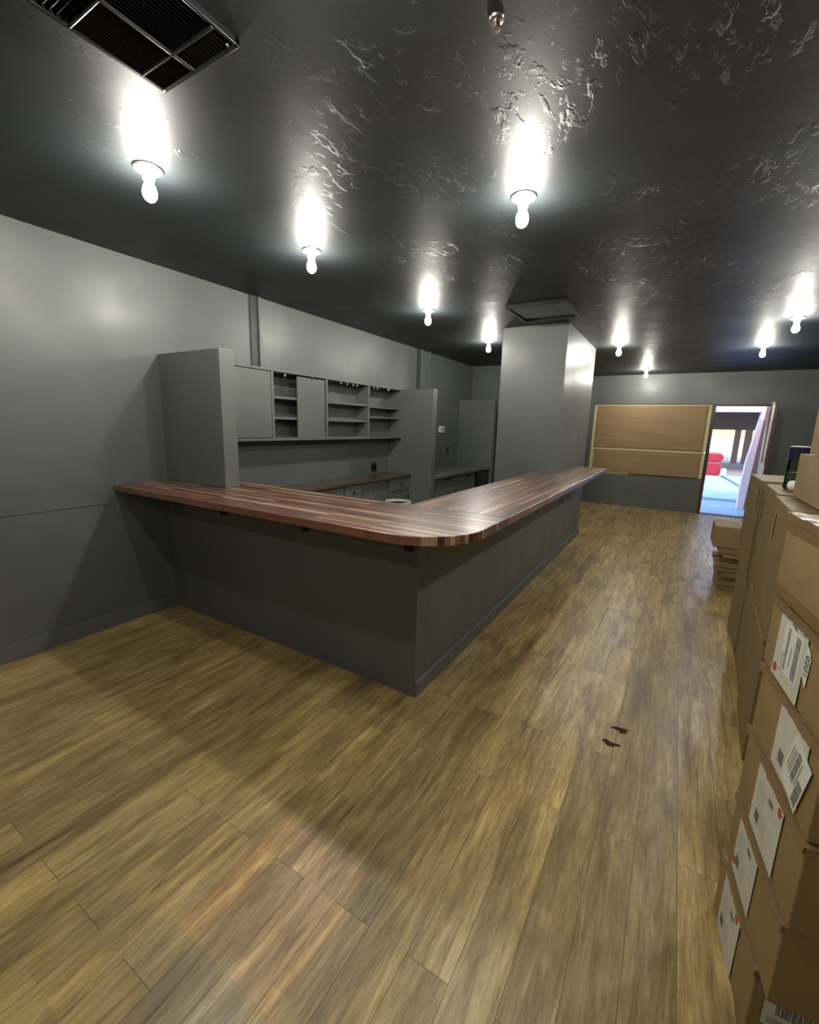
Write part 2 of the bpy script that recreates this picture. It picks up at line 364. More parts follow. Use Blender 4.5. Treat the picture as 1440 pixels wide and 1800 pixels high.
def world_loc(o):
    v = Vector(o.location)
    p = o.parent
    while p: v += Vector(p.location); p = p.parent
    return v
def obj(name, bm, m, parent=None, bevel=0.0, smooth=False, local=False, label=None):
    """link a bmesh given in WORLD coordinates (unless local) as one mesh object"""
    bmesh.ops.recalc_face_normals(bm, faces=bm.faces)
    if parent is not None and not local:
        off = world_loc(parent)
        bmesh.ops.translate(bm, vec=-off, verts=bm.verts)
    me = bpy.data.meshes.new(name); bm.to_mesh(me); bm.free()
    o = bpy.data.objects.new(name, me); COL.objects.link(o)
    me.materials.append(m)
    if parent is not None: o.parent = parent
    if smooth:
        for p in me.polygons: p.use_smooth = True
    if bevel:
        md = o.modifiers.new('bevel', 'BEVEL'); md.width = bevel; md.segments = 2; md.limit_method = 'ANGLE'; md.angle_limit = math.radians(40)
    if label: o['label'] = label
    return o
def thing(name, label, cat, loc=(0, 0, 0), rz=0.0, group=None):
    o = bpy.data.objects.new(name, None); COL.objects.link(o); o.location = loc; o.rotation_euler = (0, 0, rz)
    o.empty_display_size = 0.1
    o['label'] = label; o['category'] = cat
    if group: o['group'] = group
    return o
def tag(o, label, cat, group=None):
    o['label'] = label; o['category'] = cat
    if group: o['group'] = group
    return o
def struct(name, bm, m, parent=None, bevel=0.0, label=None, cat=None):
    o = obj(name, bm, m, parent, bevel)
    if parent is None:
        o['kind'] = 'structure'
        if label: o['label'] = label
        if cat: o['category'] = cat
    return o
def B(*a): bm = bm_new(); box(bm, *a); return bm
def Bs(*bs):
    bm = bm_new()
    for a in bs: box(bm, *a)
    return bm

# ------------------------------------------------------------------ measures (metres)
WL, WR = -3.486, 2.55          # left / right wall
YB, YF = -6.5, 10.228          # wall behind the camera / far wall
H = 2.675
AY = 8.03                      # back wall of the recess behind the bar
ZT = 1.07                      # bar top
CX, CY = -1.136, 2.005         # bar body faces

# ------------------------------------------------------------------ room shell
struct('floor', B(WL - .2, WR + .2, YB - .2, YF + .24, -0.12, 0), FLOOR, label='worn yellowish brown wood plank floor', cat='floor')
struct('ceiling', B(WL - .2, WR + .2, YB - .2, YF + .24, H, H + .15), CEIL, label='glossy black trowelled ceiling', cat='ceiling')
struct('wall_left', B(WL - .2, WL, YB - .2, YF + .24, 0, H), WALL, label='charcoal painted wall on the left behind the bar', cat='wall')
struct('wall_right', B(WR, WR + .2, YB - .2, YF + .24, 0, H), WALL)
struct('wall_front', B(WL, WR, YB - .2, YB, 0, H), WALL)
struct('wall_recess', Bs((WL, -1.72, AY, AY + .15, 0, H), (-1.87, -1.72, AY + .15, YF, 0, H)), WALL)
X0, XM0, XM1, X1 = -1.60, 0.475, 0.535, 1.385
ZS, ZL = 0.665, 2.10
struct('wall_back', Bs((-1.72, X0, YF, YF + .24, 0, H), (X1, WR, YF, YF + .24, 0, H), (X0, X1, YF, YF + .24, ZL, H), (X0, XM0, YF, YF + .24, 0, ZS)), WALL,
       label='charcoal far wall around the papered window and open door', cat='wall')
# ridges on the left wall
struct('baseboard_left', B(WL, WL + .014, YB, CY, 0, .108), BARP, bevel=.003)
struct('trim_1', B(WL, WL + .006, YB, CY - .42, .936, .944), WALL)
struct('trim_2', B(WL, WL + .012, 2.885, 2.968, 2.04, H), GROOVE_SHADE)
struct('trim_5', B(WL, WL + .03, 2.968, 3.0, 2.04, H), WALL, bevel=.004)
struct('trim_3', B(WL, WL + .012, 5.92, 6.0, 0, H), GROOVE_SHADE)
struct('trim_6', B(WL, WL + .04, 6.0, 6.04, 0, H), WALL, bevel=.004)
struct('trim_4', B(WL, WL + .035, 6.25, 6.29, 0.9, H), WALL, bevel=.004)

# window (frame, glass)
win = thing('window_1', 'wide window in the far wall covered with brown paper', 'window', (-.56, YF, ZS)); win['kind'] = 'structure'
fy0, fy1 = YF + .03, YF + .11
obj('window_frame', Bs((X0 - .001, X0 + .008, fy0, fy1, ZS, ZL), (XM0 - .0, XM1, YF + .0, fy1 + .03, ZS, ZL), (X0, XM0, fy0, fy1, ZL - .012, ZL), (X0, XM0, fy0, fy1, ZS, ZS + .025)), DARKTRIM, win, bevel=.003)
obj('window_pane', B(X0 + .04, XM0, fy1 - .03, fy1 - .022, ZS + .02, ZL - .03), GLASS, win)
# door frame
dr = thing('door_1', 'open doorway to the covered walkway outside, right of papered window', 'door', (.96, YF, 0)); dr['kind'] = 'structure'
obj('door_frame', Bs((XM0, XM1, YF, YF + .14, 0, ZS), (X1 - .055, X1, YF, YF + .14, 0, ZL), (XM1, X1 - .055, YF, YF + .14, ZL - .035, ZL)), BRONZE, dr, bevel=.003)
obj('threshold', B(XM1, X1 - .055, YF + .0, YF + .14, 0, .012), DARKTRIM, dr, bevel=.003)

# door leaf swung into the room
leaf = thing('door_leaf', 'brown glazed door leaf swung open into the room beside the doorway', 'door', (1.345, 10.16, 0))
a = math.radians(-3.0)
Ml = Matrix.Translation((1.345, 10.16, 0)) @ Matrix.Rotation(a, 4, 'Z')
def LB(*bx):
    bm = bm_new()
    for b_ in bx: box(bm, *b_, M=Ml)
    return bm
obj('stile_frame', LB((-.02, .02, -.10, 0, .015, 2.085), (-.02, .02, -.80, -.68, .015, 2.085), (-.02, .02, -.68, -.10, .015, 1.06), (-.02, .02, -.68, -.10, 2.0, 2.085)), BRONZE, leaf, bevel=.003)
obj('glass_panel', LB((-.004, .004, -.68, -.10, 1.06, 2.0)), FILM, leaf)
obj('pull_bar', LB((-.045, -.02, -.795, -.77, 1.10, 2.075), (-.030, -.02, -.70, -.68, 1.06, 2.0)), SILVER, leaf, bevel=.004, label='silver edge trim')
bm = bm_new(); box(bm, -.06, -.02, -.80, -.755, 2.04, 2.09, M=Ml); obj('trim_end', bm, WHITEP, leaf, bevel=.012)
bm = bm_new(); box(bm, -.06, -.02, -.80, -.755, 1.06, 1.11, M=Ml)
obj('trim_end', bm, WHITEP, leaf, bevel=.012)

# kraft paper sheets with tape
yp = YF + .018
def sheet(name, label, x0, x1, z0, z1, nx=40, nz=18, seed=1):
    rnd = random.Random(seed); ph = [rnd.uniform(0, 6) for _ in range(6)]
    bm = bm_new(); front = []
    for j in range(nz + 1):
        row = []
        for i in range(nx + 1):
            u, w = i / nx, j / nz
            d = .005 * math.sin(5 * u + 9 * w + ph[0]) + .0025 * math.sin(15 * w - 4 * u + ph[1]) + .0015 * math.sin(9 * u + 19 * w + ph[2])
            e = min(u, 1 - u, w, 1 - w) * 8; d *= min(1, e)
            row.append(bm.verts.new((x0 + (x1 - x0) * u, yp - abs(d) * 0.9, z0 + (z1 - z0) * w)))
        front.append(row)
    for j in range(nz):
        for i in range(nx): bm.faces.new((front[j][i], front[j][i + 1], front[j + 1][i + 1], front[j + 1][i]))
    t = thing(name, label, 'paper', ((x0 + x1) / 2, yp, z0))
    o = obj('paper', bm, KRAFT, t, smooth=True)
    md = o.modifiers.new('thick', 'SOLIDIFY'); md.thickness = .0008
    return t
s1 = sheet('kraft_paper', 'upper brown kraft paper sheet taped over the far window', -1.560, .430, 1.190, 2.066, seed=3)
s2 = sheet('kraft_paper', 'lower brown kraft paper sheet taped over the far window', -1.560, .430, .68, 1.174, seed=5)
s2.name = 'kraft_paper.001'
yt = yp - .011
obj('masking_tape', Bs((-1.59, .468, yt, yt + .0015, 2.062, 2.088)), MTAPE, s1)
obj('masking_tape', Bs((-1.60, -1.545, yt, yt + .0015, 1.2, 2.07)), MTAPE, s1)
obj('masking_tape', Bs((.420, .474, yt, yt + .0015, 1.2, 2.07)), MTAPE, s1)
obj('masking_tape', Bs((-1.59, .46, yt, yt + .0015, 1.165, 1.2)), MTAPE, s1)
obj('masking_tape', Bs((-1.60, -1.53, yt, yt + .0015, .68, 1.17)), MTAPE, s2)
obj('masking_tape', Bs((.420, .474, yt, yt + .0015, .68, 1.17)), MTAPE, s2)
obj('masking_tape', Bs((-1.59, -.82, yt, yt + .0015, .668, .69)), MTAPE, s2)

# ------------------------------------------------------------------ pillar and wing walls
PY1, PY2 = 5.106, 6.885
pl = tag(obj('pillar', B(-1.871, CX - .006, PY1, PY2, 0, H), WALL, None, bevel=.004), 'square grey pillar rising from the bar to the ceiling', 'pillar')
def wing(y0, y1, x1, z1, label, z0=0):
    return tag(obj('partition_wall', B(WL, x1, y0, y1, z0, z1), WALL2, None, bevel=.005), label, 'partition')
wing(2.009, 2.129, -2.753, 2.036, 'tall grey partition standing at the bar, left of the wall cabinets', ZT)
wing(5.193, 5.30, -2.791, 2.029, 'tall grey partition at the right end of the open shelves')
wing(7.48, 7.60, -2.81, 2.03, 'grey partition in the recess farthest from the camera, left of the pillar')

# ------------------------------------------------------------------ bar body
bar = thing('bar_counter', 'long grey painted L-shaped bar body under the walnut top', 'bar', (-2.2, CY, 0))
obj('front_panel', B(WL, CX, CY, CY + .12, 0, ZT - .045), BARP, bar, bevel=.003)
bm = bm_new(); prism(bm, [(CX - .12, CY + .12), (CX, CY + .12), (CX, PY2), (CX - .0055, PY2), (CX - .0055, PY1 - .001), (CX - .12, PY1 - .001)], 0, ZT - .045)
obj('side_panel', bm, BARP, bar)
bm = bm_new(); prism(bm, [(CX, 0), (CX + .016, 0), (CX + .016, .085), (CX + .006, .098), (CX, .098)], CY - .001, PY2, 'y')
obj('baseboard', bm, BARP, bar, bevel=.002)
obj('corner_trim', B(CX - .012, CX + .003, CY - .003, CY + .012, .1, ZT - .046), BARP, bar, bevel=.002)
# top: front slab (staves along X) and side slab (staves along Y)
XO, YO, XI, YI = CX + .39, CY - .399, -1.376, 2.304
top = thing('walnut_worktop', 'polished walnut butcher block top with a rounded corner on the grey bar', 'countertop', (-1.2, 1.9, ZT - .045))
R = .34
pts = [(WL, YI), (WL, YO)]
cx, cy = XO - R, YO + R
for i in range(17):
    t = -PI / 2 + (PI / 2) * i / 16
    pts.append((cx + R * math.cos(t), cy + R * math.sin(t)))
pts += [(XO, YI), ]
bm = bm_new(); prism(bm, pts, ZT - .045, ZT); obj('front_slab', bm, BUTX, top, bevel=.004)
pts = [(XI, YI + .0004), (XO, YI + .0004), (XO, 6.26), (CX + .002, 6.26), (CX + .002, PY1 - .002), (XI, PY1 - .002)]
bm = bm_new(); prism(bm, pts, ZT - .045, ZT); obj('side_slab', bm, BUTY, top, bevel=.004)
# hooks under the front edge
for i, (hx, where) in enumerate(((-2.765, 'nearest the left wall'), (-1.959, 'midway along the front'), (-1.19, 'beside the corner'))):
    h = thing('bag_hook', 'small black hook under the bar top, ' + where, 'hook', (hx, CY, .87), group='hooks under the bar top')
    obj('plate', B(hx - .02, hx + .02, CY - .006, CY, .868, .925), BLACKP, h, bevel=.003)
    bm = bm_new(); tube(bm, [(hx, CY - .004, .912), (hx, CY - .03, .905), (hx, CY - .038, .885), (hx, CY - .036, .865)], .006); box(bm, hx - .016, hx + .016, CY - .042, CY - .004, .890, .918)
    obj('hook', bm, BLACKP, h, smooth=False)

# ------------------------------------------------------------------ upper wall cabinet
CBX = -3.279; cb0, cb1 = 1.375, 2.03; y0, y1 = 2.495, 5.19
cab = thing('wall_cabinet', 'long grey wall cabinet with open shelves and two flat doors', 'cabinet', (WL, 3.7, cb0))
obj('back_board', B(WL + .001, WL + .008, y0, y1, cb0, cb1), WALL2, cab)
obj('top_board', B(WL + .008, CBX, y0, y1, cb1 - .02, cb1), WALL2, cab, bevel=.002)
obj('bottom_board', B(WL + .008, CBX + .012, y0, y1, cb0, cb0 + .025), WALL2, cab, bevel=.002)
for yy in (2.495, 2.93, 3.676, 4.436, 5.165):
    obj('divider', B(WL + .008, CBX, yy, yy + .03 if yy < 5 else yy + .024, cb0 + .025, cb1 - .02), WALL2, cab, bevel=.002)
for ya, yb, zs in ((2.525, 2.93, (1.588, 1.78)), (2.96, 3.676, (1.588, 1.78)), (3.706, 4.436, (1.585, 1.776)), (4.466, 5.165, (1.64, 1.765))):
    for z in zs: obj('shelf', B(WL + .008, CBX - .02, ya, yb, z - .012, z + .010), WALL2, cab, bevel=.0015)
obj('door', B(CBX - .018, CBX - .001, 2.530, 2.925, cb0 + .030, cb1 - .026), WALL2, cab, bevel=.002)
d = obj('door', B(CBX - .018, CBX - .002, 3.262, 3.655, cb0 + .027, cb1 - .035), WALL2, cab, bevel=.002)
for yy, z in ((3.12, 1.985), (3.47, 1.99), (3.95, 1.992), (4.06, 1.992), (4.17, 1.99), (4.24, 1.99), (4.58, 1.992), (4.65, 1.992), (4.9, 1.99)):
    x = CBX - .03 if yy != 3.47 else CBX - .002
    bm = bm_new(); box(bm, x - .004, x + .008, yy - .012, yy + .012, z - .006, z + .018); tube(bm, [(x + .002, yy - .010, z - .004), (x + .002, yy + .010, z - .004)], .005)
    obj('catch', bm, METAL if yy != 3.47 else BLACKP, cab, label='small bright catch' if yy != 3.47 else None)

# ------------------------------------------------------------------ back counter under the shelves
LZ = .898; LX = -3.102
bc = tag(obj('back_counter', B(WL, LX + .012, 2.13, 5.19, LZ - .03, LZ), LAMI, None, bevel=.003), 'dark glossy brown counter under the open shelves', 'countertop')
def knob(parent, x, y, z):
    bm = bm_new(); M = Matrix.Translation((x, y, z)) @ Matrix.Rotation(PI / 2, 4, 'Y')
    lathe(bm, [(.006, 0), (.006, .012), (.016, .018), (.017, .026), (.010, .031)], seg=14, M=M)
    return obj('knob', bm, BLACKP, parent, smooth=True)
lab = {'a': 'grey base cabinet hidden mostly behind the bar, nearest the tall partition',
       'b': 'grey base cabinet with a wide plain door left of the knobbed drawer',
       'c': 'narrow grey base cabinet with a knobbed drawer, middle of the back counter',
       'd': 'grey base cabinet with pale scuffs on its door under the black outlet',
       'e': 'grey base cabinet at the right end of the brown back counter'}
for key, ya, yb in (('a', 2.14, 2.95), ('b', 2.955, 3.785), ('c', 3.79, 4.105), ('d', 4.11, 4.712), ('e', 4.717, 5.188)):
    c = thing('base_cabinet', lab[key], 'cabinet', (WL + .19, (ya + yb) / 2, 0), group='base cabinets under the back counter')
    fx = LX - .02
    rec = .035 if key == 'd' else 0
    obj('body', Bs((WL + .001, fx - .02 - rec, ya, yb, .08, LZ - .031), (WL + .001, fx - .06, ya, yb, 0, .08)), WALL2, c)
    if key in 'ce':
        dd = obj('drawer', B(fx - .02, fx, ya + .01, yb - .01, .69, LZ - .045), WALL2, c, bevel=.002); knob(dd, fx, (ya + yb) / 2, .777)
        d2 = obj('door', B(fx - .02, fx, ya + .01, yb - .01, .10, .675), WALL2, c, bevel=.002); knob(d2, fx, yb - .05, .6)
    elif key == 'd':
        obj('rail', B(fx - .04, fx - .018, ya, yb, LZ - .085, LZ - .031), WALL2, c, bevel=.002)
        dd = obj('door', B(fx - .055, fx - .035, ya + .01, yb - .01, .10, LZ - .09), WALL2, c, bevel=.002)
        for yy, zz in ((4.35, .72), (4.43, .735), (4.38, .66)):
            obj('scuff', B(fx - .0352, fx - .0342, yy - .012, yy + .012, zz - .006, zz + .006), PALEP, dd)
    else:
        dd = obj('door', B(fx - .02, fx, ya + .01, (ya + yb) / 2 - .003, .10, LZ - .045), WALL2, c, bevel=.002); knob(dd, fx, (ya + yb) / 2 - .04, .6)
        dd = obj('door', B(fx - .02, fx, (ya + yb) / 2 + .003, yb - .01, .10, LZ - .045), WALL2, c, bevel=.002); knob(dd, fx, (ya + yb) / 2 + .04, .6)

def outlet(name, label, cat, y, z, w, h, m, slot_m, kids=True):
    t = thing(name, label, cat, (WL, y, z - h / 2))
    obj('cover_plate', B(WL, WL + .007, y - w / 2, y + w / 2, z - h / 2, z + h / 2), m, t, bevel=.002)
    return t
t = outlet('wall_outlet', 'black power outlet above the brown back counter', 'outlet', 4.846, .985, .115, .115, BLACKP, None)
obj('socket', Bs((WL + .007, WL + .009, 4.80, 4.835, .96, 1.01), (WL + .007, WL + .009, 4.857, 4.892, .96, 1.01)), VOID, t, bevel=.001)
t = thing('thermostat', 'small white thermostat on the wall between the far partitions', 'thermostat', (WL, 6.787, 1.45))
obj('housing', B(WL, WL + .03, 6.70, 6.87, 1.445, 1.555), WHITEP, t, bevel=.006)
obj('display', B(WL + .03, WL + .031, 6.79, 6.83, 1.47, 1.53), BLACKP, t)
t = thing('light_switch', 'narrow black switch plate below the white thermostat', 'switch', (WL, 7.083, 1.09))
obj('switch_plate', B(WL, WL + .006, 7.04, 7.12, 1.09, 1.21), BLACKP, t, bevel=.002)
obj('toggle', B(WL + .006, WL + .014, 7.073, 7.087, 1.13, 1.16), BLACKP, t, bevel=.002)

# pale waste bin behind the bar
t = thing('waste_bin', 'pale grey bin with a rounded rim behind the bar, by the back cabinets', 'bin', (-2.50, 3.93, 0))
bm = bm_new(); lathe(bm, [(.11, 0), (.125, .35), (.138, .73), (.128, .73), (.115, .35), (.10, .02)], (-2.50, 3.93, 0), 32); obj('body', bm, PALEP, t, smooth=True)
bm = bm_new(); lathe(bm, [(.128, .725), (.148, .727), (.150, .745), (.140, .753), (.128, .748), (.128, .725)], (-2.50, 3.93, 0), 32); obj('rim', bm, PALEP, t, smooth=True)

# recess counter, cabinets, black fridge
rc = tag(obj('recess_counter', B(WL, -2.815, 5.302, 7.478, .825, .865), WALL2, None, bevel=.003), 'grey painted counter in the recess between the two far partitions', 'countertop')
for ya, yb, lb in ((5.31, 6.15, 'grey base cabinet in the recess nearest the shelf partition'), (6.155, 6.93, 'grey base cabinet in the recess beside the black fridge')):
    c = thing('base_cabinet', lb, 'cabinet', (-3.15, (ya + yb) / 2, 0), group='base cabinets in the recess')
    obj('body', Bs((WL + .001, -2.885, ya, yb, .08, .824), (WL + .001, -2.94, ya, yb, 0, .08)), WALL2, c)
    dd = obj('door', B(-2.885, -2.865, ya + .012, yb - .012, .10, .80), WALL2, c, bevel=.002)
    bm = bm_new(); box(bm, -2.865, -2.85, yb - .40, yb - .12, .765, .785)
    obj('handle', bm, BLACKP, dd, bevel=.003)
t = thing('fridge', 'black under-counter fridge at the end of the recess counter', 'fridge', (-3.1, 7.2, 0))
obj('body', B(WL + .02, -2.87, 6.95, 7.46, .01, .80), BLACK, t, bevel=.006)
dd = obj('door', B(-2.868, -2.83, 6.952, 7.458, .06, .80), BLACK, t, bevel=.006)
obj('handle', B(-2.83, -2.815, 6.96, 7.0, .45, .74), BLACKP, dd, bevel=.004)
for yy in (7.0, 7.41): obj('foot', B(-2.95, -2.92, yy - .015, yy + .015, 0, .012), BLACKP, t)

# ------------------------------------------------------------------ lamps
LAMPS = [(-2.23, 1.31, 'leftmost bare bulb ceiling lamp, beside the large air grille'),
         (-2.24, 2.38, 'bare bulb ceiling lamp above the left part of the bar'),
         (-2.27, 4.05, 'bare bulb ceiling lamp above the back counter, third back along the left row'),
         (-2.31, 5.79, 'bare bulb ceiling lamp just left of the pillar'),
         (-.80, 2.35, 'large near bare bulb ceiling lamp above the corner of the bar'),
         (-.82, 6.67, 'bare bulb ceiling lamp just right of the pillar'),
         (-.66, 9.47, 'bare bulb ceiling lamp closest to the papered window'),
         (.84, 5.79, 'bare bulb ceiling lamp at the right edge of the view'),
         (.79, 7.41, 'bare bulb ceiling lamp second from the right edge, above the doorway'),
         (-.80, .75, 'bare bulb ceiling lamp in front of the bar, above the top edge of the view'),  # this and the next two: unseen lamps added to light the bar front
         (-.80, -.95, 'bare bulb ceiling lamp just behind the camera, out of view'),
         (.84, -2.6, 'bare bulb ceiling lamp behind the camera towards the right wall, out of view'),
         (.84, 2.42, 'bare bulb ceiling lamp above the tall cartons, out of view'),
         (.84, 4.1, 'bare bulb ceiling lamp over the far cartons, out of view')]
def make_lamp(x, y, label):
    t = thing('ceiling_lamp', label, 'lamp', (x, y, H - .0), group='bare bulb lamps on the black ceiling')
    bm = bm_new(); lathe(bm, [(.0, 0), (.060, 0), (.060, -.006), (.056, -.012), (.040, -.016), (.027, -.022), (.024, -.05), (.019, -.052), (0, -.052)], (x, y, H), 28)
    obj('lamp_holder', bm, PORC, t, smooth=True)
    bm = bm_new(); lathe(bm, [(.062, 0), (.064, -.0015), (.064, -.004), (.0605, -.005)], (x, y, H), 28); obj('gasket', bm, BLACKP, t)
    bm = bm_new(); lathe(bm, [(.0, -.052), (.016, -.052), (.018, -.062), (.026, -.078), (.031, -.096), (.030, -.114), (.022, -.130), (.010, -.138), (0, -.139)], (x, y, H), 24)
    obj('bulb', bm, BULB, t, smooth=True, label='lit white bulb')
    return t
def copy_tree(o, parent=None):
    c = o.copy(); COL.objects.link(c); c.parent = parent
    for ch in list(o.children): copy_tree(ch, c)
    return c
lamp0 = make_lamp(*LAMPS[0])
for x, y, lb in LAMPS[1:]:
    c = copy_tree(lamp0); c.location = (x, y, H); c['label'] = lb

# ------------------------------------------------------------------ ceiling grilles
gx0, gx1, gy0, gy1 = -1.665, -1.275, .28, 1.06
t = thing('air_grille', 'large black louvred air grille on the ceiling, top left', 'vent', ((gx0 + gx1) / 2, .67, H - .03))
obj('back_plate', B(gx0 + .01, gx1 - .01, gy0 + .01, gy1 - .01, H - .006, H - .001), VOID, t)
zf0, zf1 = H - .020, H
obj('frame', Bs((gx0, gx0 + .014, gy0, gy1, zf0, zf1), (gx1 - .010, gx1, gy0, gy1, zf0, zf1), (gx0, gx1, gy0, gy0 + .02, zf0, zf1), (gx0, gx1, gy1 - .016, gy1, zf0, zf1)), BLACK, t, bevel=.002)
obj('divider', Bs((-1.486, -1.474, gy0, gy1 - .016, zf0 - .003, zf1)), BLACK, t, bevel=.003)
for yy in (.54, .77, .975): obj('divider', B(gx0 + .01, gx1 - .01, yy - .005, yy + .005, zf0 - .003, zf1), BLACK, t, bevel=.003)
def blades_y(x0, x1, ya, yb, n, tilt):
    for i in range(n):
        x = x0 + (x1 - x0) * (i + .5) / n
        M = Matrix.Translation((x, 0, H - .014)) @ Matrix.Rotation(tilt, 4, 'Y')
        bm = bm_new(); box(bm, -.006, .006, ya, yb, -.0006, .0006, M=M); obj('louvre', bm, LOUV, t)
def blades_x(xa, xb, y0_, y1_, n, tilt):
    for i in range(n):
        y = y0_ + (y1_ - y0_) * (i + .5) / n
        M = Matrix.Translation((0, y, H - .014)) @ Matrix.Rotation(tilt, 4, 'X')
        bm = bm_new(); box(bm, xa, xb, -.006, .006, -.0006, .0006, M=M); obj('louvre', bm, LOUV, t)
blades_y(-1.472, -1.300, .775, .97, 13, .7)
blades_y(-1.650, -1.488, .775, .97, 12, -.7)
blades_y(-1.650, -1.488, .98, 1.042, 12, -.7)
blades_y(-1.472, -1.300, .98, 1.042, 12, -.7)
blades_x(-1.650, -1.488, .545, .765, 13, .7)
blades_x(-1.472, -1.290, .545, .765, 13, .7)
for sx, sy in ((-1.655, 1.05), (-1.30, 1.035)):
    bm = bm_new(); lathe(bm, [(.0, -.004), (.004, -.003), (.005, 0)], (sx, sy, zf0), 10); obj('screw', bm, METAL, t)

vx0, vx1, vy0, vy1 = -1.53, -.975, 4.19, 4.80
t = thing('ceiling_hatch', 'square black framed hatch in the ceiling in front of the pillar', 'vent', ((vx0 + vx1) / 2, (vy0 + vy1) / 2, H - .04))
obj('frame', Bs((vx0, vx0 + .022, vy0, vy1, H - .035, H), (vx1 - .022, vx1, vy0, vy1, H - .035, H), (vx0 + .022, vx1 - .022, vy0, vy0 + .022, H - .035, H), (vx0 + .022, vx1 - .022, vy1 - .022, vy1, H - .035, H)), BLACK, t, bevel=.003)
bm = bm_new(); M = Matrix.Translation(((vx0 + vx1) / 2, (vy0 + vy1) / 2, H - .016)) @ Matrix.Rotation(math.radians(1.2), 4, 'X')
box(bm, -.25, .25, -.28, .28, -.006, .006, M=M); obj('panel', bm, BLACK, t, bevel=.002)
for sx in (-1.46, -1.06):
    bm = bm_new(); box(bm, sx - .008, sx + .008, vy0 + .02, vy0 + .034, H - .05, H - .032); obj('latch', bm, BLACKP, t, bevel=.002)

t = thing('sprinkler_head', 'small metal sprinkler stub on the ceiling above the bar corner', 'sprinkler', (-.58, 1.37, H))
bm = bm_new(); lathe(bm, [(0, 0), (.022, 0), (.020, -.004), (.011, -.006), (.010, -.02), (0, -.02)], (-.58, 1.37, H), 18); obj('cap', bm, METAL, t, smooth=False)
bm = bm_new(); lathe(bm, [(0, -.02), (.014, -.021), (.013, -.026), (0, -.027)], (-.58, 1.37, H), 12); obj('deflector', bm, METAL, t)

# ------------------------------------------------------------------ cardboard cartons
def carton(loc, rz, w, d, h, label, m=CARD, group=None, tape_left=True, seed=0, top_tape=True, gapw=.004):
    """origin at the left-near bottom corner; +x into the stack, +y away; rotated by rz"""
    rnd = random.Random(seed)
    t = thing('carton', label, 'box', loc, rz, group)
    bm = bm_new(); v = box(bm, 0, w, 0, d, .002, h - .004)
    bmesh.ops.subdivide_edges(bm, edges=bm.edges[:], cuts=5, use_grid_fill=True)
    for q in bm.verts:
        x, y, z = q.co
        fx = math.sin(PI * min(max(y / d, 0), 1)) * math.sin(PI * min(max(z / h, 0), 1))
        if x < 1e-4: q.co.x -= .004 * fx * rnd.uniform(.3, 1)
        if x > w - 1e-4: q.co.x += .004 * fx
        if y < 1e-4: q.co.y -= .004 * math.sin(PI * x / w) * math.sin(PI * z / h) * rnd.uniform(.3, 1)
    obj('body', bm, m, t, bevel=.003, local=True)
    # top flaps meeting along the middle
    for k, (a_, b_) in enumerate(((0.001, w / 2 - gapw / 2), (w / 2 + gapw / 2, w - .001))):
        bm = bm_new(); vv = box(bm, a_, b_, .001, d - .001, h - .004, h)
        obj('flap', bm, m, t, bevel=.001, local=True)
    if top_tape:
        bm = bm_new(); box(bm, w / 2 - .028, w / 2 + .028, -.0012, d + .001, h, h + .0008); box(bm, w / 2 - .028, w / 2 + .028, -.0052, -.0042, h - .07, h + .0004)
        obj('packing_tape', bm, TAPEB, t, local=True)
    if tape_left:
        # wrinkled shiny tape running over the upper edge of the aisle side
        bm = bm_new(); n = 26; ra = []; rb = []; rcc = []
        for i in range(n + 1):
            y = -.003 + (d + .006) * i / n
            ra.append(bm.verts.new((.030 + rnd.uniform(-.002, .002), y, h + .0012 + rnd.uniform(0, .001))))
            rb.append(bm.verts.new((-.005 - rnd.uniform(0, .003), y, h + .001 + rnd.uniform(-.002, .002))))
            rcc.append(bm.verts.new((-.0062 - rnd.uniform(0, .0015), y, h - .020 + rnd.uniform(-.003, .003))))
        for i in range(n):
            bm.faces.new((ra[i], ra[i + 1], rb[i + 1], rb[i])); bm.faces.new((rb[i], rb[i + 1], rcc[i + 1], rcc[i]))
        o = obj('edge_tape', bm, TAPEC, t, local=True, label='shiny wrinkled tape'); md = o.modifiers.new('s', 'SOLIDIFY'); md.thickness = .0008
    return t

NY = math.radians(6.5)                          # rotation about Z (counter-clockwise)
Bp = Vector((0.3199, 1.3379, 0)); dirY = Vector((math.sin(-NY), math.cos(-NY), 0))
ztops = [.232, .462, .690, .905, 1.110, 1.346]
snear = [-.128, -.200, -.213, -.205, -.200, -.190]
sfar = [.235, .215, .222, .216, .233, .245]
names = ['bottom carton of the nearest stack, shipping label near the floor', 'carton second from the bottom of the nearest stack',
         'carton third from the bottom of the nearest stack, red seal on its label', 'carton fourth from the bottom of the nearest stack, slanted sticker on its label',
         'carton second from the top of the nearest stack, with a 0201 sticker', 'top carton of the nearest stack, crossed by brown tape']
near = []
z = 0
for k in range(6):
    p = Bp + dirY * snear[k]
    c = carton((p.x, p.y, z + .001), NY, .56, sfar[k] - snear[k], ztops[k] - z - .004, names[k], [CARD, CARD, CARD, CARD, CARD, CARD][k],
               'cartons of the nearest stack', True, seed=10 + k, top_tape=True)
    near.append((c, z + .001, snear[k], ztops[k] - z - .001)); z = ztops[k]

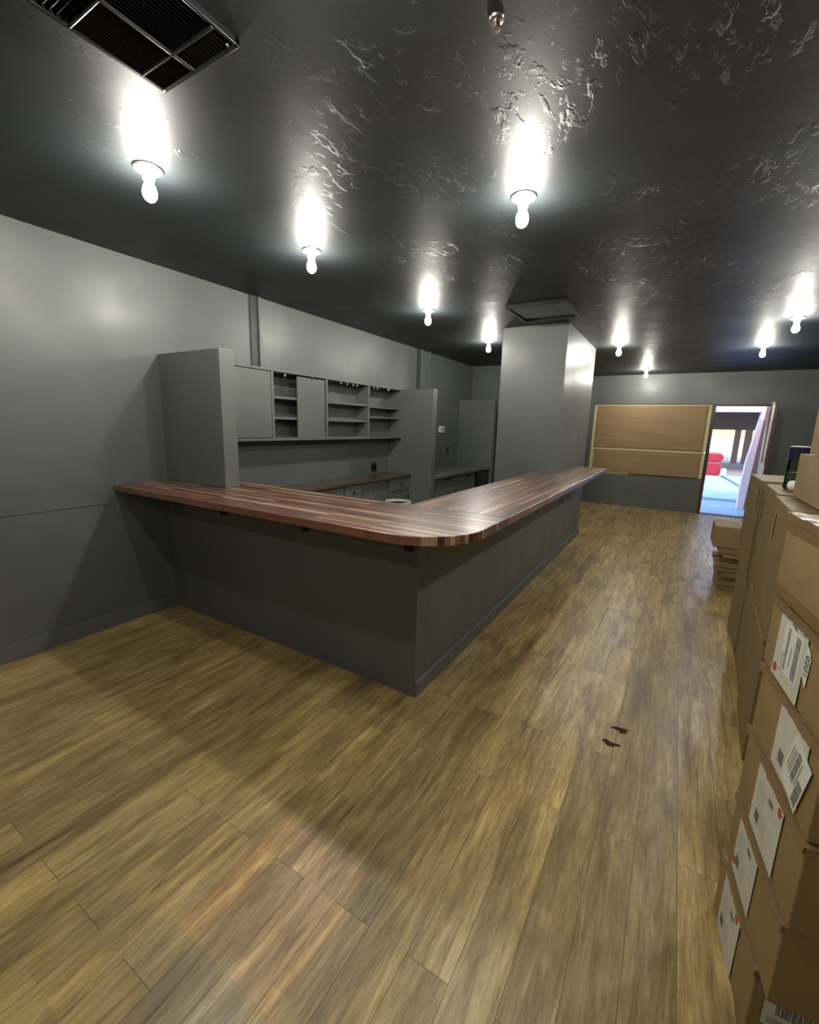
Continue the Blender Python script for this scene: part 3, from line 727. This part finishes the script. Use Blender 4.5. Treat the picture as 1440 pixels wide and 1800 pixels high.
XF = -.0046       # label plane on aisle face (local x)
def quad(bm, pts, x, th=.0005):
    a = [bm.verts.new((x, p[0], p[1])) for p in pts]; b = [bm.verts.new((x + th, p[0], p[1])) for p in pts]
    bm.faces.new(a); bm.faces.new(b[::-1]); n = len(pts)
    for i in range(n): bm.faces.new((a[i], b[i], b[(i + 1) % n], a[(i + 1) % n]))
def rot_rect(cy_, cz, w, h, ang):
    c, s = math.cos(ang), math.sin(ang)
    return [(cy_ + c * x - s * y, cz + s * x + c * y) for x, y in ((-w / 2, -h / 2), (w / 2, -h / 2), (w / 2, h / 2), (-w / 2, h / 2))]
def bars(bm, cy_, cz, w, h, ang, x, n=16, seed=1, along='w'):
    """a barcode: thin strips inside a w x h rectangle"""
    rnd = random.Random(seed); c, s = math.cos(ang), math.sin(ang); pos = -w / 2
    while pos < w / 2 - .001:
        bw = rnd.choice((.0012, .002, .003, .0042)) * w / .09
        bw = min(bw, w / 2 - pos)
        ctr = pos + bw / 2
        quad(bm, rot_rect(cy_ + c * ctr, cz + s * ctr, bw, h, ang), x)
        pos += bw + rnd.choice((.0012, .0018, .003)) * w / .09
def add_label(k, s0, s1, z0, z1, kind):
    c, zb, sn, hh = near[k]
    y0_, y1_ = s0 - sn, s1 - sn; a_, b_ = z0 - zb, z1 - zb
    bm = bm_new(); quad(bm, [(y0_, a_), (y1_, a_), (y1_, b_), (y0_, b_)], XF)
    lb = obj('shipping_label', bm, PAPER, c, local=True, label='white shipping label')
    yc, zc = (y0_ + y1_) / 2, (a_ + b_) / 2; w, h = y1_ - y0_, b_ - a_
    X1_ = XF - .0006; X2 = XF - .0012
    def add(n, m_, f, x=X1_):
        bm = bm_new(); f(bm, x); return obj(n, bm, m_, lb, local=True)
    if kind == 4:
        add('sticker', PAPER2, lambda bm, x: quad(bm, rot_rect(yc - .012, zc + .012, .115, .125, .0), x))
        for yy, wd in ((yc + .016, .012), (yc - .045, .026)):          # two barcodes running up the sticker
            def f(bm, x):
                rnd = random.Random(int(yy * 1e4)); q = zc - .045
                while q < zc + .068:
                    bh = rnd.choice((.001, .002, .003, .004)); quad(bm, [(yy - wd / 2, q), (yy + wd / 2, q), (yy + wd / 2, q + bh), (yy - wd / 2, q + bh)], x); q += bh + rnd.choice((.001, .0015, .0022))
            add('barcode', INK, f, X2)
        add('print', INKL, lambda bm, x: [quad(bm, rot_rect(yc + dy, zc + dz, .006, .05, 0), x) for dy, dz in ((.034, -.03), (-.012, .0))], X2)
        add('smudge', INK, lambda bm, x: quad(bm, rot_rect(yc - .005, zc + .084, .03, .010, .35), x))
        add('red_seal', REDST, lambda bm, x: quad(bm, [(y1_ - .020 + .013 * math.cos(t * PI / 8), a_ + .024 + .013 * math.sin(t * PI / 8)) for t in range(16)], x))
    if kind == 3:
        ang = math.radians(106)
        cy2, cz2 = -.108 - sn, .785 - zb
        add('sticker', PAPER2, lambda bm, x: quad(bm, rot_rect(cy2, cz2, .142, .105, ang), x))
        c_, s_ = math.cos(ang), math.sin(ang)
        def P(u, v): return (cy2 + c_ * u - s_ * v, cz2 + s_ * u + c_ * v)
        def bar(u, v, l, h, sd):
            def f(bm, x):
                p = P(u, v); bars(bm, p[0], p[1], l, h, ang, x, seed=sd)
            return f
        add('barcode', INK, bar(.012, -.004, .085, .020, 4), X2)
        add('barcode', INK, bar(-.028, .034, .066, .026, 9), X2)
        add('print', INKL, lambda bm, x: [quad(bm, rot_rect(*P(.01, v), .07, .004, ang), x) for v in (-.040, -.030, -.022, .014)], X2)
        add('address_block', INK, lambda bm, x: quad(bm, rot_rect(yc + .035, a_ + .045, .03, .035, 0), x))
    if kind in (2, 1, 0):
        flip = {2: 1, 1: -1, 0: 1}[kind]
        def f(bm, x):
            for i in range(5):
                quad(bm, rot_rect(yc + .045 - i * .0, zc + .05 - i * .014, .05, .003, .0), x)
            for i in range(4): quad(bm, rot_rect(yc - .0 + .02, zc - .02 - i * .012, .075, .0028, 0), x)
            quad(bm, rot_rect(yc - .01, zc + .036, .12, .0012, 0), x); quad(bm, rot_rect(yc - .01, zc - .008, .12, .0012, 0), x)
        add('print', INKL, f)
        add('address_block', INK, lambda bm, x: quad(bm, rot_rect(yc + .048, zc - .045, .028, .032, 0), x))
        add('address_block', INK, lambda bm, x: quad(bm, rot_rect(yc - .02, zc + .052, .03, .016, 0), x))
        sy, sz = {2: (y0_ + .020, b_ - .020), 1: (y1_ - .012, a_ + .03), 0: (y0_ + .03, b_ - .016)}[kind]
        add('red_seal', REDST, lambda bm, x: quad(bm, [(sy + .012 * math.cos(t * PI / 8), sz + .012 * math.sin(t * PI / 8)) for t in range(16)], x))
    return lb
add_label(0, .000, .165, .012, .205, 0)
add_label(1, -.025, .142, .262, .448, 1)
add_label(2, -.100, .090, .478, .668, 2)
add_label(3, -.145, .033, .715, .885, 3)
l4 = add_label(4, -.035, .145, .912, 1.088, 4)
# 0201 tag: small paper and the figures as real text geometry
c4, zb4, sn4, hh4 = near[4]
bm = bm_new(); yq = -.055 - sn4; zq = 1.025 - zb4
quad(bm, [(yq - .006, zq - .05), (yq + .022, zq - .028), (yq + .022, zq + .048), (yq + .003, zq + .040), (yq - .010, zq + .022)], XF + .0001)
tg = obj('paper_tag', bm, PAPER2, c4, local=True, label='small white tag printed 0201')
def text_mesh(body, size, M, m, parent, name='lettering'):
    cu = bpy.data.curves.new('t', 'FONT'); cu.body = body; cu.size = size; cu.extrude = .0002; cu.align_x = 'CENTER'; cu.align_y = 'CENTER'
    to = bpy.data.objects.new('t', cu); COL.objects.link(to)
    bpy.context.view_layer.update()
    me = bpy.data.meshes.new_from_object(to.evaluated_get(bpy.context.evaluated_depsgraph_get())); bpy.data.objects.remove(to)
    me.transform(M); me.name = name; o = bpy.data.objects.new(name, me); COL.objects.link(o); me.materials.clear(); me.materials.append(m); o.parent = parent
    return o
# plane facing -x, text reading downwards
Mt = Matrix.Translation((XF - .0006, yq + .006, zq)) @ Matrix(((0, 0, -1, 0), (0, 1, 0, 0), (-1, 0, 0, 0), (0, 0, 0, 1)))
Mt = Matrix.Translation((XF - .0006, yq + .006, zq)) @ Matrix(((0, 0, -1, 0), (0, -1, 0, 0), (-1, 0, 0, 0), (0, 0, 0, 1))).to_3x3().to_4x4()
text_mesh('0201', .028, Mt, INKB, tg)

# brown tape cross on the top carton, label on the near face of the bottom carton
c5, zb5, sn5, hh5 = near[5]
bm = bm_new()
quad(bm, [(.030, .0), (.085, .0), (.085, hh5 - .03), (.030, hh5 - .03)], XF)
quad(bm, [(0.0, hh5 - .05), (.43, hh5 - .05), (.43, hh5 - .012), (0, hh5 - .012)], XF + .0002)
quad(bm, [(0.0, .006), (.43, .006), (.43, .034), (0, .034)], XF + .0001)
obj('packing_tape', bm, TAPEB, c5, local=True)
c0, zb0, sn0, hh0 = near[0]
bm = bm_new(); box(bm, .025, .20, -.0060, -.0054, .085, .180); nl = obj('shipping_label', bm, PAPER, c0, local=True, label='white shipping label')
bm = bm_new(); rnd = random.Random(3); x = .05
while x < .13:
    w = rnd.choice((.002, .004, .006)); box(bm, x, x + w, -.0068, -.0062, .125, .160); x += w + rnd.choice((.0015, .003))
obj('barcode', bm, INK, nl, local=True)
bm = bm_new(); box(bm, .035, .09, -.0067, -.0062, .092, .112); obj('print', bm, INKL, nl, local=True)

# big cartons, two high, behind the near stack
def big(x, y0_, d, rz, z0, h, w, label, m, seed, **kw):
    return carton((x, y0_, z0), rz, w, d, h, label, m, 'tall cartons along the aisle', kw.get('tl', True), seed=seed)
m2a = big(.452, 2.44, .60, math.radians(-3.5), .001, .628, .62, 'lower tall carton directly behind the nearest stack', CARD2, 21)
m2b = big(.455, 2.44, .60, math.radians(-3), .630, .605, .62, 'upper tall carton directly behind the nearest stack, under the plain carton', CARD2, 22, tl=False)
m1a = big(.500, 3.065, .61, math.radians(-3), .001, .625, .62, 'lower tall carton in the middle of the aisle row', CARD2, 23)
m1b = big(.502, 3.055, .62, math.radians(-2.5), .627, .613, .62, 'upper tall carton behind the water bottle, middle of the aisle row', CARD2, 24, tl=False)
fa = big(.527, 3.70, .55, math.radians(-.5), .001, .60, .62, 'lower tall carton with a crushed edge at the far end of the aisle row', CARD2, 25)
fb = big(.515, 3.715, .62, math.radians(-.5), .603, .650, .62, 'upper tall carton at the far end of the aisle row', CARD2, 26, tl=False)
# pale tape tabs on the aisle faces
def tab(c, y, z0, z1, w=.03):
    bm = bm_new(); quad(bm, [(y, z0), (y + w, z0), (y + w, z1), (y, z1)], -.0052); obj('tape_tab', bm, CARD3, c, local=True, label='pale tape tab')
tab(m1b, .56, .38, .53, .035); tab(m2b, .40, .40, .53, .05); tab(m1b, .58, .14, .21, .02); tab(m1a, .58, .46, .56, .02); tab(fb, .05, .47, .60, .04)

# cartons on top
t1 = carton((.551, 2.42, 1.242), 0, .45, .595, .222, 'plain carton lying on the tall cartons beside the water bottle', CARD3, tape_left=False, seed=31, top_tape=False)
t2 = carton((.556, 2.40, 1.468), 0, .42, .46, .30, 'small carton at the very top right of the pile', CARD3, tape_left=False, seed=32, top_tape=False)
# extra cartons to the right, filling the pile
carton((1.06, 1.78, 0.001), 0, .5, .55, .62, 'carton standing against the right side of the nearest stack', CARD, tape_left=False, seed=33)

# water bottle with dark cap, and a white roll
bx_, by_ = .625, 3.40; zb = 1.243
t = thing('water_bottle', 'clear ribbed bottle with a dark blue cap on the tall cartons', 'bottle', (bx_, by_, zb))
prof = [(0, 0), (.044, 0), (.050, .008)]
for i in range(7): prof += [(.050, .014 + i * .018), (.046, .023 + i * .018)]
prof += [(.050, .145), (.044, .152)]
prof = [(r * 1.15, z * 1.18) for r, z in prof]
bm = bm_new(); lathe(bm, prof, (bx_, by_, zb), 28); obj('body', bm, JARG, t, smooth=True)
bm = bm_new(); lathe(bm, [(0, .01), (.046, .01), (.048, .10), (0, .10)], (bx_, by_, zb), 24); obj('contents', bm, plain('grey green contents', (.12, .15, .10), .4), t)
CAP = plain('dark blue cap plastic', (.010, .012, .035), .3)
bm = bm_new(); lathe(bm, [(.0, .178), (.058, .178), (.059, .243), (.053, .248), (0, .248)], (bx_, by_, zb), 28); obj('cap', bm, CAP, t, smooth=False)
bm = bm_new(); lathe(bm, [(0, .2481), (.053, .2481), (.051, .253), (0, .253)], (bx_, by_, zb), 28); obj('lid_top', bm, PORC, t)
t = thing('paper_cup', 'small white cup lying on its side by the water bottle', 'cup', (.60, 3.23, zb))
Mc = Matrix.Translation((.60, 3.23, zb + .0345)) @ Matrix.Rotation(math.radians(-40), 4, 'Z') @ Matrix.Rotation(math.radians(86), 4, 'Y') @ Matrix.Translation((0, 0, -.03))
bm = bm_new(); lathe(bm, [(0, 0), (.028, 0), (.034, .075), (.031, .075), (.026, .004), (0, .004)], seg=26, M=Mc); obj('body', bm, WHITEP, t, smooth=False)
bm = bm_new(); lathe(bm, [(.031, .073), (.0335, .071), (.0345, .075), (.031, .078)], seg=26, M=Mc); obj('rim', bm, WHITEP, t)

# pile of flattened cartons beyond
zz = 0.0; rnd = random.Random(5); 
for i in range(9):
    th = rnd.uniform(.042, .058)
    x0_ = .50 + rnd.uniform(-.03, .03); yy = 5.22 + rnd.uniform(-.03, .03)
    c = tag(obj('flattened_carton', B(x0_, x0_ + .62, yy, yy + .5, zz, zz + th - .004), [CARD2, CARD3, CARD][i % 3], None, bevel=.004),
            'folded cardboard sheets stacked on the floor beyond the tall cartons', 'cardboard', 'folded cardboard pile')
    zz += th
c = carton((.425, 5.20, zz), 0, .5, .42, .66 - zz, 'small carton on top of the folded cardboard pile', CARD3, tape_left=False, seed=40)
bm = bm_new(); tube(bm, [(.52, 5.20, .36), (.46, 5.19, .365), (.43, 5.18, .355)], .006); 
tag(obj('strap_end', bm, BLACKP, None), 'black strap end sticking out of the folded cardboard pile', 'strap')

# ------------------------------------------------------------------ marks and crumbs on the floor
def blot(cx_, cy_, r, n, seed):
    rnd = random.Random(seed); bm = bm_new(); vs = []
    for i in range(n):
        a_ = 2 * PI * i / n; q = r * rnd.uniform(.45, 1.25)
        vs.append((cx_ + q * math.cos(a_), cy_ + .65 * q * math.sin(a_)))
    prism(bm, vs, .0002, .0012); return bm
bm = blot(-.075, 2.36, .042, 13, 1); b2 = blot(-.105, 2.22, .040, 12, 2)
me_ = bpy.data.meshes.new('x'); b2.to_mesh(me_); bm.from_mesh(me_); b2.free()
tag(obj('liquid_spill', bm, STAIN, None), 'brown spill in two blots on the floor right of the bar', 'spill')
for i, (cx_, cy_) in enumerate(((-3.1, 1.93), (-2.95, 1.90), (-2.6, 1.86), (.33, 2.95), (-.40, 1.48), (-.03, 3.3), (.05, 1.85))):
    rnd = random.Random(i); bm = bm_new()
    bmesh.ops.create_icosphere(bm, subdivisions=1, radius=.004)
    for v_ in bm.verts: v_.co *= rnd.uniform(.7, 1.3)
    bmesh.ops.translate(bm, vec=(cx_, cy_, .0035), verts=bm.verts)
    tag(obj('crumb', bm, CRUMB, None), 'tiny pale crumb lying on the wood floor', 'crumb', 'crumbs on the floor')

# ------------------------------------------------------------------ outside the door
struct('ground', B(-30, 30, YF + .24, 20.6, -.12, -.005), DECK, label='pale blue boards of the walkway outside the door', cat='ground')
struct('ground_paving', B(-30, 30, 20.6, 60, -.12, -.005), PAVE, label='grey pink paving beyond the blue boards', cat='ground')
tag(obj('drain_cover', B(.2, 1.7, 12.6, 13.05, -.006, .004), DECKD, None), 'dark grey strip lying across the blue boards', 'drain cover')
# pink battered jamb and head of the walkway opening
bm = bm_new(); prism(bm, [(-2.5, 2.012), (1.389, 2.012), (1.268, .98), (1.24, .45), (1.24, 0), (1.35, 0), (1.383, .84), (1.45, 2.14), (1.48, 2.8), (-2.5, 2.8)], 11.5, 11.75, 'y')
tag(obj('pink_portal', bm, PINK, None), 'pale pink stucco surround of the walkway outside the door', 'archway')
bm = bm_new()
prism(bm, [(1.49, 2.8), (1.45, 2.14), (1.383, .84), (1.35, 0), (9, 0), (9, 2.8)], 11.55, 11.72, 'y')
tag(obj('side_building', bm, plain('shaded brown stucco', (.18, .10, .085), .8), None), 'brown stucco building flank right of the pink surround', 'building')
# far arcade: beam and posts
arc = thing('arcade', 'dark beam on brown posts at the far side of the walkway', 'arcade', (2.5, 30, 0))
obj('beam', B(-6, 12, 29.8, 30.2, 1.79, 3.6), OUTDARK, arc)
for x0_, x1_ in ((2.60, 2.86), (3.06, 3.36), (-1.5, -1.2), (5.2, 5.5)):
    bm = bm_new(); box(bm, x0_, x1_, 29.85, 30.15, 0, 1.79); obj('post', bm, OUTPOST, arc)
obj('roof_slab', B(-6, 12, 20, 30.2, 3.3, 3.6), OUTDARK, arc)
tag(obj('garden_wall', B(-10, 16, 38, 38.3, 0, 1.32), WHITEW, None), 'white low wall in the sun beyond the brown posts', 'wall')
tag(obj('orange_building', B(-12, 18, 42, 42.5, 0, 5), ORANGE, None), 'orange building behind the low white wall', 'building')
# gate bars
g = thing('metal_gate', 'thin metal railing in front of the white wall outside', 'railing', (2.6, 33, 0))
obj('rail', Bs((1.0, 5, 33, 33.03, .12, .16), (1.0, 5, 33, 33.03, .42, .45)), INKL, g)
for i in range(9):
    bm = bm_new(); xx = 1.6 + i * .36; box(bm, xx, xx + .03, 33, 33.03, 0, 1.5); obj('bar', bm, INKL, g)
# red plastic pieces
for i, (z0, z1, x0_, x1_, lb) in enumerate(((.0, .50, .98, 1.50, 'red plastic traffic barrier block on the blue boards outside'), (.52, .84, 1.0, 1.54, 'dark red plastic block resting on the lower red one outside'))):
    bm = bm_new(); prism(bm, [(x0_, z0), (x1_ - .06, z0), (x1_, z0 + .12), (x1_, z1 - .08), (x1_ - .10, z1), (x0_, z1)], 20.2, 20.7, 'y')
    tag(obj('barrier_block', bm, REDP, None, bevel=.03), lb, 'barrier')
bm = bm_new(); tube(bm, [(1.55, 19.9, .02), (1.65, 18.5, .02), (1.72, 17.2, .02), (1.80, 16.0, .02)], .035)
tag(obj('hose', bm, DECKD, None, smooth=True), 'dark hose lying diagonally on the ground outside', 'hose')
tag(obj('white_sack', B(1.5, 1.66, 19.9, 20.15, 0, .30), WHITEW, None, bevel=.05), 'small white sack beside the red blocks outside', 'sack')

# ------------------------------------------------------------------ sky and sun
w = bpy.data.worlds.new('world'); S.world = w; w.use_nodes = True
nt = w.node_tree; bg = nt.nodes['Background']
sky = nt.nodes.new('ShaderNodeTexSky'); sky.sky_type = 'NISHITA'; sky.sun_disc = False; sky.sun_elevation = math.radians(48); sky.sun_rotation = math.radians(160)
nt.links.new(sky.outputs[0], bg.inputs[0]); bg.inputs[1].default_value = 1.0
sd = bpy.data.lights.new('sun', 'SUN'); sd.energy = 3.0; sd.angle = .01; sd.color = (1, .95, .88)
so = bpy.data.objects.new('sun', sd); COL.objects.link(so); so.rotation_euler = (math.radians(48), 0, math.radians(12))

# ------------------------------------------------------------------ camera
cd = bpy.data.cameras.new('camera'); cam = bpy.data.objects.new('camera', cd); COL.objects.link(cam)
cd.sensor_fit = 'HORIZONTAL'; cd.sensor_width = 36; cd.lens = 36 * 771.233 / 1440; cd.clip_start = .02; cd.clip_end = 300
F_ = Vector((-0.5038, 0.8418, -0.1937)).normalized(); R_ = Vector((0.8550, 0.5179, 0.0272)).normalized(); U_ = R_.cross(F_)
cam.matrix_world = Matrix(((R_.x, U_.x, -F_.x, 0), (R_.y, U_.y, -F_.y, 0), (R_.z, U_.z, -F_.z, 1.553), (0, 0, 0, 1)))
S.camera = cam
S.view_settings.view_transform = 'Standard'; S.view_settings.look = 'None'; S.view_settings.gamma = 1; S.view_settings.use_curve_mapping = False
S.view_settings.exposure = 0.0
